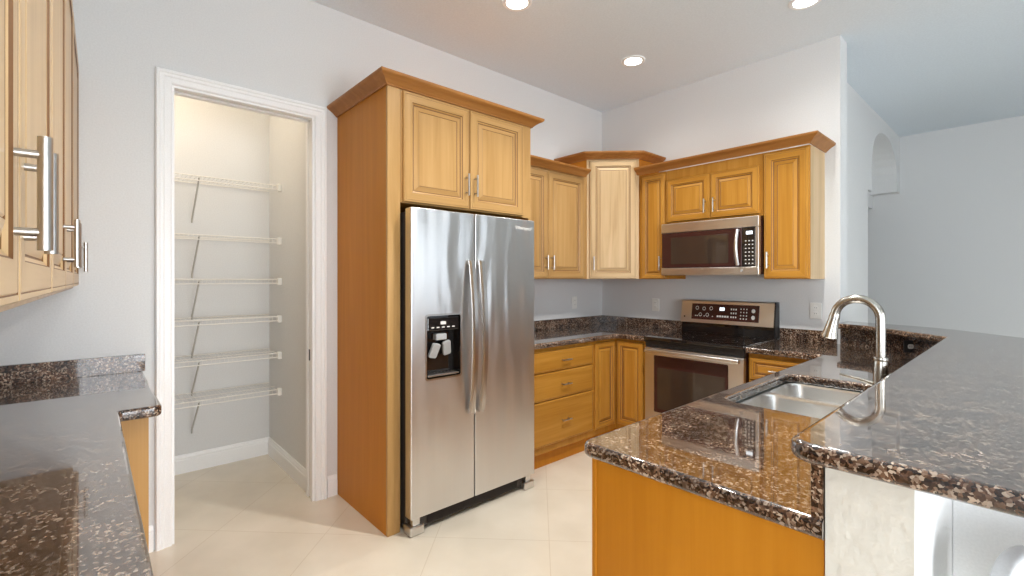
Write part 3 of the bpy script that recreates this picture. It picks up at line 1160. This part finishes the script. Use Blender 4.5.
for k in range(4):
    x0 = 0.02 + k * 0.543
    wood_door(pc, x0, x0 + 0.527, 0.165, 0.850, -0.530, (x0 + (0.49 if k % 2 == 0 else 0.037), 0.70, 0.81), mats=[M['honey'], M['glaze'], M['honey_h']])

# ------------------------------------------------------------------ granite
CT0, CT1 = 0.874, 0.914
bm = bmesh.new()
slab(bm, round_corners([(0.003, -0.003), (0.003, -1.672), (0.645, -1.672), (0.645, -0.645), (0.912, -0.645), (0.912, -0.003)], {3: 0.02}), [],
     CT0, CT1, 0.014, 4, skip=lambda p: p.x < 0.01 or p.y > -0.01 or p.y < -1.66 or p.x > 0.905)
ca = link('countertop', bm, M['granite'], smooth=40)
tag(ca, 'dark granite countertop in the back corner left of the range', 'countertop')
bm = bmesh.new()
box(bm, (0.001, -1.672, 0.9142), (0.022, -0.002, 1.000), 0.002)
box(bm, (0.0222, -0.022, 0.9142), (0.912, -0.002, 1.000), 0.002)
link('backsplash', bm, M['granite'], ca)

SK = (2.182, -2.125, 2.545, -1.405)
bm = bmesh.new()
pout = round_corners([(1.678, -0.645), (2.117, -0.645), (2.117, -2.885), (2.7065, -2.885), (2.7065, -0.470), (2.272, -0.040), (2.06, -0.003), (1.678, -0.003)],
                     {1: 0.02, 2: 0.035})
slab(bm, pout, [rrect(*SK, 0.055, 6)], CT0, CT1, 0.012, 4, skip=lambda p: p.x > 2.70 or p.y > -0.42 or p.x < 1.69)
cp_ = link('countertop', bm, M['granite'], smooth=40)
tag(cp_, 'brown granite peninsula countertop holding the double sink and running to the range', 'countertop')
bm = bmesh.new()
box(bm, (1.678, -0.022, 0.9142), (2.045, -0.002, 1.000), 0.002)
link('backsplash', bm, M['granite'], cp_)
BT0, BT1 = 1.030, 1.067
bm = bmesh.new()
slab(bm, [(2.686, -2.878), (2.686, -0.474), (2.28, -0.050), (2.062, -0.008), (2.062, 0.0), (2.29, -0.030), (2.706, -0.466), (2.706, -2.878)], [], 0.9142, BT0 - 0.001, 0)
link('riser', bm, M['granite'], cp_)

# knee wall that carries the bar
bm = bmesh.new()
slab(bm, [(2.708, -2.872), (2.708, -0.462), (2.294, -0.026), (2.062, 0.004), (2.062, 0.175), (2.36, 0.175), (2.838, -0.395), (2.838, -2.872)], [], 0.0, BT0 - 0.001, 0)
for f in bm.faces:
    f.normal_update()
    f.material_index = 1 if f.normal.x > 0.5 else 0
kw = link('wall_knee', bm, [M['stucco'], M['paint']])
struct(kw, 'textured cream half wall under the end of the raised bar')

# raised bar top
bm = bmesh.new()
bo = round_corners([(2.068, -0.115), (2.23, -0.145), (2.655, -0.545), (2.655, -2.935), (3.17, -2.935), (3.17, -0.56), (2.93, -0.315), (2.67, -0.06), (2.53, 0.03), (2.068, 0.165)],
                   {3: 0.05, 4: 0.06, 6: 0.15, 8: 0.2}, 8)
slab(bm, bo, [], BT0, BT1, 0.015, 5, skip=lambda p: p.x < 2.08)
bar_o = tag(link('bar_counter', bm, M['granite'], smooth=40), 'raised brown granite bar top along the right, above the sink counter', 'countertop')

# corbel under the overhang, dining side
bm = bmesh.new()
prof = [(0, 0), (0.185, 0), (0.185, -0.03)]
for k in range(13):
    t = k / 12
    prof.append((0.172 - 0.09 * t + 0.016 * math.sin(2 * math.pi * t), -0.045 - 0.40 * t))
prof += [(0.06, -0.46), (0.05, -0.50), (0, -0.50)]
slab(bm, prof, [], -0.045, 0.045, 0.004, 2, mapf=lambda c: Vector((c.x, c.z, c.y)))
cbl = link('corbel', bm, M['white'], loc=(2.8381, -2.30, BT0 - 0.0005))
tag(cbl, 'white scrolled corbel under the bar overhang on the dining side', 'corbel')

# ------------------------------------------------------------------ sink
sk = thing('kitchen_sink', 'undermounted stainless double bowl sink in the peninsula counter', 'sink', (0, 0, 0))
bm = bmesh.new()
DV = -1.715
slab(bm, rrect(SK[0] - 0.015, SK[1] - 0.015, SK[2] + 0.015, SK[3] + 0.015, 0.06, 6),
     [rrect(SK[0] + 0.004, SK[1] + 0.004, SK[2] - 0.004, DV - 0.012, 0.055, 6), rrect(SK[0] + 0.004, DV + 0.012, SK[2] - 0.004, SK[3] - 0.004, 0.055, 6)],
     CT0 - 0.0035, CT0 - 0.0005, 0)
link('rim', bm, M['sink'], sk)
for y0, y1 in ((SK[1] + 0.004, DV - 0.012), (DV + 0.012, SK[3] - 0.004)):
    bm = bmesh.new()
    prev = None
    n = 6
    x0, x1 = SK[0] + 0.004, SK[2] - 0.004
    for ins, z, r in ((0, CT0 - 0.001, 0.055), (0.003, CT0 - 0.01, 0.055), (0.008, 0.74, 0.06), (0.014, 0.715, 0.065), (0.035, 0.700, 0.06), (0.12, 0.697, 0.03)):
        vs = [bm.verts.new((p[0], p[1], z)) for p in rrect(x0 + ins, y0 + ins, x1 - ins, y1 - ins, r if ins < 0.1 else 0.02, n)]
        if prev:
            for k in range(len(vs)):
                bm.faces.new((prev[k], prev[(k + 1) % len(vs)], vs[(k + 1) % len(vs)], vs[k]))
        prev = vs
    bm.faces.new(prev)
    bw = link('bowl', bm, M['sink'], sk, smooth=50)
    for f in bw.data.polygons:
        pass
    bm = bmesh.new()
    lathe(bm, [(0.045, 0.6975), (0.045, 0.7005), (0.038, 0.7015), (0.036, 0.699), (0.012, 0.699), (0.010, 0.702), (0.002, 0.703)], ((x0 + x1) / 2, (y0 + y1) / 2, 0), 24)
    link('drain', bm, M['bar'], bw, smooth=40)

# ------------------------------------------------------------------ faucet
FX, FYY = 2.600, -1.782
fa = thing('faucet', 'brushed nickel gooseneck pull down faucet behind the sink', 'faucet', (FX, FYY, CT1))
bm = bmesh.new()
lathe(bm, [(0.029, 0.0003), (0.029, 0.006), (0.025, 0.012), (0.024, 0.06), (0.022, 0.14), (0.018, 0.160)], n=24)
link('body', bm, M['nickel'], fa, smooth=40)
bm = bmesh.new()
lathe(bm, [(0.016, 0.158), (0.0215, 0.160), (0.0225, 0.165), (0.0215, 0.171), (0.016, 0.173)], n=24)
link('collar', bm, M['nickel'], fa, smooth=40)
bm = bmesh.new()
zc, rc = 0.312, 0.070
pts = [(0, 0, 0.17), (0, 0, 0.23)]
for k in range(0, 17):
    a = math.pi * k / 16 * 0.96
    pts.append((-rc + rc * math.cos(a), 0, zc + rc * math.sin(a)))
tube(bm, pts, 0.0155, 16)
link('spout', bm, M['nickel'], fa, smooth=50)
bm = bmesh.new()
e = Vector(pts[-1]); dirv = (e - Vector(pts[-2])).normalized()
tube(bm, [e - dirv * 0.004, e + dirv * 0.012, e + dirv * 0.02, e + dirv * 0.065, e + dirv * 0.09, e + dirv * 0.094],
     [0.0165, 0.0185, 0.018, 0.023, 0.0285, 0.026], 18)
link('spray_head', bm, M['nickel'], fa, smooth=40)
bm = bmesh.new()
tube(bm, [(-0.018, 0, 0.072), (-0.045, 0, 0.080), (-0.125, 0.0, 0.094)], [0.010, 0.007, 0.005], 10)
link('lever', bm, M['nickel'], fa, smooth=40)

# ------------------------------------------------------------------ outlets
def outlet(label, loc, rot, horiz=False, plate='whiteplastic', w=0.072, h=0.116):
    root = thing('wall_outlet', label, 'outlet', loc, rot, 'electrical outlets')
    bm = bmesh.new()
    a, b_ = (w / 2, h / 2) if not horiz else (h / 2, w / 2)
    slab(bm, rrect(-a, -b_, a, b_, 0.005, 3), [], 0.0005, 0.007, 0.002, 2, vert)
    link('cover_plate', bm, M[plate], root)
    for s in (-1, 1):
        c = bmesh.new()
        ox, oz = (0, s * 0.021) if not horiz else (s * 0.021, 0)
        slab(c, rrect(ox - 0.0165, oz - 0.014, ox + 0.0165, oz + 0.014, 0.010, 4), [], 0.0068, 0.0098, 0.001, 1, vert)
        rcp = link('receptacle', c, M['whiteplastic'], root)
        c = bmesh.new()
        for sx in (-0.006, 0.006):
            box(c, (ox + sx - 0.001, -0.0096, oz - 0.003), (ox + sx + 0.001, -0.0101, oz + 0.005))
        link('slot', c, M['darkgrey'], rcp)
    return root


outlet('white wall outlet on the left wall beside the refrigerator, under the cabinets', (0, -0.437, 1.143), 90)
outlet('white wall outlet between the corner and the range', (0.618, 0, 1.130), 0)
outlet('white wall outlet at the right end of the back wall', (1.912, 0, 1.140), 0)
outlet('sideways outlet with dark cover on the granite riser under the bar', (2.487, -0.258, 0.968), 45, True, 'black')

# ------------------------------------------------------------------ near-left cabinets (doors face +Y)
nl_rot = 180.0
yface = -3.974
ND = yface + 4.33 - 0.02
LH = 1.03
LB = 1.328


def left_cab(name, label, x1, x0, doors):
    """x1 > x0 world; doors: (xa, xb, handle_x)"""
    root = thing(name, label, 'cabinet', (x1, -4.33 + (2.2 - x1) * 0.0114, LB), 179.35)
    w = x1 - x0
    cab_body(root, w, ND, LH, front='pale', side='pale')
    for xa, xb, hx in doors:
        wood_door(root, x1 - xa, x1 - xb, 0.012, LH - 0.004, -ND, (x1 - hx, 0.075, 0.207), 1.0, [M['pale'], M['glaze'], M['pale_h']], rb=0.007, out=0.025)
    return root


left_cab('near_wall_cabinet', 'pale maple wall cabinet at the left edge, nearest, with two long bar handles', 2.670, 1.645, [(2.662, 2.155, 2.20), (2.150, 1.650, 2.105)])
left_cab('middle_wall_cabinet', 'pale maple wall cabinet second from the left edge along the run', 1.644, 0.622, [(1.640, 1.135, 1.19), (1.130, 0.628, 1.075)])
left_cab('inner_wall_cabinet', 'pale maple wall cabinet farthest along the left run, against the pantry wall', 0.621, 0.003, [(0.617, 0.035, 0.10)])

bm = bmesh.new()
lp = [(0.003, -3.716), (0.865, -3.716), (0.862, -3.836), (2.66, -3.836), (2.66, Y_D + 0.003), (0.003, Y_D + 0.003)]
slab(bm, round_corners(lp, {1: 0.025, 2: 0.01}), [], CT0, CT1, 0.014, 4, skip=lambda p: p.x < 0.01 or p.y < -4.3)
cl = link('countertop', bm, M['granite'], smooth=40)
tag(cl, 'granite countertop in the left foreground below the pale wall cabinets', 'countertop')
bm = bmesh.new()
box(bm, (0.001, Y_D + 0.003, 0.9142), (0.022, -3.707, 0.998), 0.0015)
box(bm, (0.0222, Y_D + 0.001, 0.9142), (2.66, Y_D + 0.022, 0.998), 0.0015)
link('backsplash', bm, M['granite'], cl)
lb = thing('left_base_cabinet', 'maple base cabinet under the left foreground countertop', 'cabinet', (0, 0, 0))
bm = bmesh.new()
slab(bm, [(0.004, -3.752), (0.822, -3.752), (0.822, -3.862), (2.65, -3.862), (2.65, Y_D + 0.004), (0.004, Y_D + 0.004)], [], 0.10, 0.872, 0)
link('cabinet_body', bm, M['maple'], lb)
bm = bmesh.new()
slab(bm, [(0.004, -3.758), (0.77, -3.758), (0.77, -3.92), (2.64, -3.92), (2.64, Y_D + 0.004), (0.004, Y_D + 0.004)], [], 0.0, 0.0995, 0)
link('toe_kick', bm, M['veneer'], lb)

# ------------------------------------------------------------------ bar stool
st = thing('bar_stool', 'pale grey bar stool with rounded backrest under the bar overhang', 'stool', (3.17, -2.63, 0), 228)
bm = bmesh.new()
lathe(bm, [(0.05, 0.60), (0.18, 0.605), (0.195, 0.62), (0.195, 0.645), (0.18, 0.66), (0.05, 0.665)], n=32)
link('seat', bm, M['seat'], st, smooth=40)
bm = bmesh.new()
b2 = bmesh.new()
slab(b2, rrect(-0.20, 0.66, 0.20, 0.865, 0.075, 8), [], -0.018, 0.018, 0.010, 3, mapf=lambda c: Vector((c.x, -c.z, c.y)))
for v in b2.verts:
    v.co.y += -0.185 + 0.9 * v.co.x ** 2
me = bpy.data.meshes.new('backrest'); bmesh.ops.recalc_face_normals(b2, faces=b2.faces); b2.to_mesh(me); b2.free(); bm.free()
me.materials.append(M['seat']); me.shade_smooth(); me.set_sharp_from_angle(angle=R(40))
bo_ = bpy.data.objects.new('backrest', me); COL.objects.link(bo_); bo_.parent = st
for sx, sy in ((-1, -1), (1, -1), (1, 1), (-1, 1)):
    bm = bmesh.new()
    tube(bm, [(sx * 0.11, sy * 0.11, 0.606), (sx * 0.16, sy * 0.16, 0.0)], 0.013, 10)
    link('leg', bm, M['bar'], st, smooth=40)
bm = bmesh.new()
rr = 0.19
tube(bm, [(rr * math.cos(2 * math.pi * k / 24), rr * math.sin(2 * math.pi * k / 24), 0.22) for k in range(25)], 0.008, 8)
link('foot_ring', bm, M['bar'], st, smooth=40)


# ------------------------------------------------------------------ ceiling lights
def can_light(label, x, y, power):
    root = thing('recessed_light', label, 'ceiling light', (x, y, H), 0, 'recessed ceiling lights')
    bm = bmesh.new()
    n = 32
    rings = []
    for r, z in ((0.092, -0.0005), (0.092, -0.004), (0.088, -0.008), (0.068, -0.008), (0.064, -0.004)):
        rings.append([bm.verts.new((r * math.cos(2 * math.pi * k / n), r * math.sin(2 * math.pi * k / n), z)) for k in range(n)])
    for a, b in zip(rings, rings[1:]):
        for k in range(n):
            bm.faces.new((a[k], a[(k + 1) % n], b[(k + 1) % n], b[k]))
    link('trim_ring', bm, M['white'], root, smooth=40)
    bm = bmesh.new()
    lathe(bm, [(0.066, -0.001), (0.066, -0.005), (0.045, -0.010), (0.01, -0.012)], n=32)
    link('lamp_lens', bm, M['lamp'], root, smooth=40)
    d = bpy.data.lights.new('can_lamp', 'SPOT')
    d.energy = power
    d.spot_size = R(150)
    d.spot_blend = 0.9
    d.shadow_soft_size = 0.06
    d.color = (1.0, 0.98, 0.94)
    o = bpy.data.objects.new('can_lamp', d)
    COL.objects.link(o)
    o.parent = root
    o.location = (0, 0, -0.03)
    return root


can_light('lit recessed ceiling light at the top edge, in front of the refrigerator', 0.836, -1.949, 34)
can_light('lit recessed ceiling light in front of the corner cabinet', 0.868, -0.745, 24)
can_light('recessed ceiling light over the peninsula end, at the top edge of the picture', 2.03, -0.64, 20)
can_light('added unseen recessed fill light over the peninsula sink', 2.03, -1.95, 180)  # can out of view, added as fill for the drawers and floor
can_light('added unseen recessed fill light above the left counter', 1.60, -3.20, 40)  # also an added fill lamp, with no fixture in view

# pantry ceiling lamp
pl = thing('pantry_ceiling_lamp', 'round flush lamp on the pantry ceiling', 'ceiling light', (-0.45, -3.75, H))
bm = bmesh.new()
lathe(bm, [(0.13, -0.0005), (0.13, -0.02), (0.10, -0.06), (0.02, -0.075)], n=32)
link('lamp_shade', bm, M['lamp'], pl, smooth=60)
d = bpy.data.lights.new('pantry_lamp', 'POINT')
d.energy = 7.5; d.color = (1.0, 0.72, 0.42); d.shadow_soft_size = 0.1
o = bpy.data.objects.new('pantry_lamp', d); COL.objects.link(o); o.parent = pl; o.location = (0, 0, -0.30)
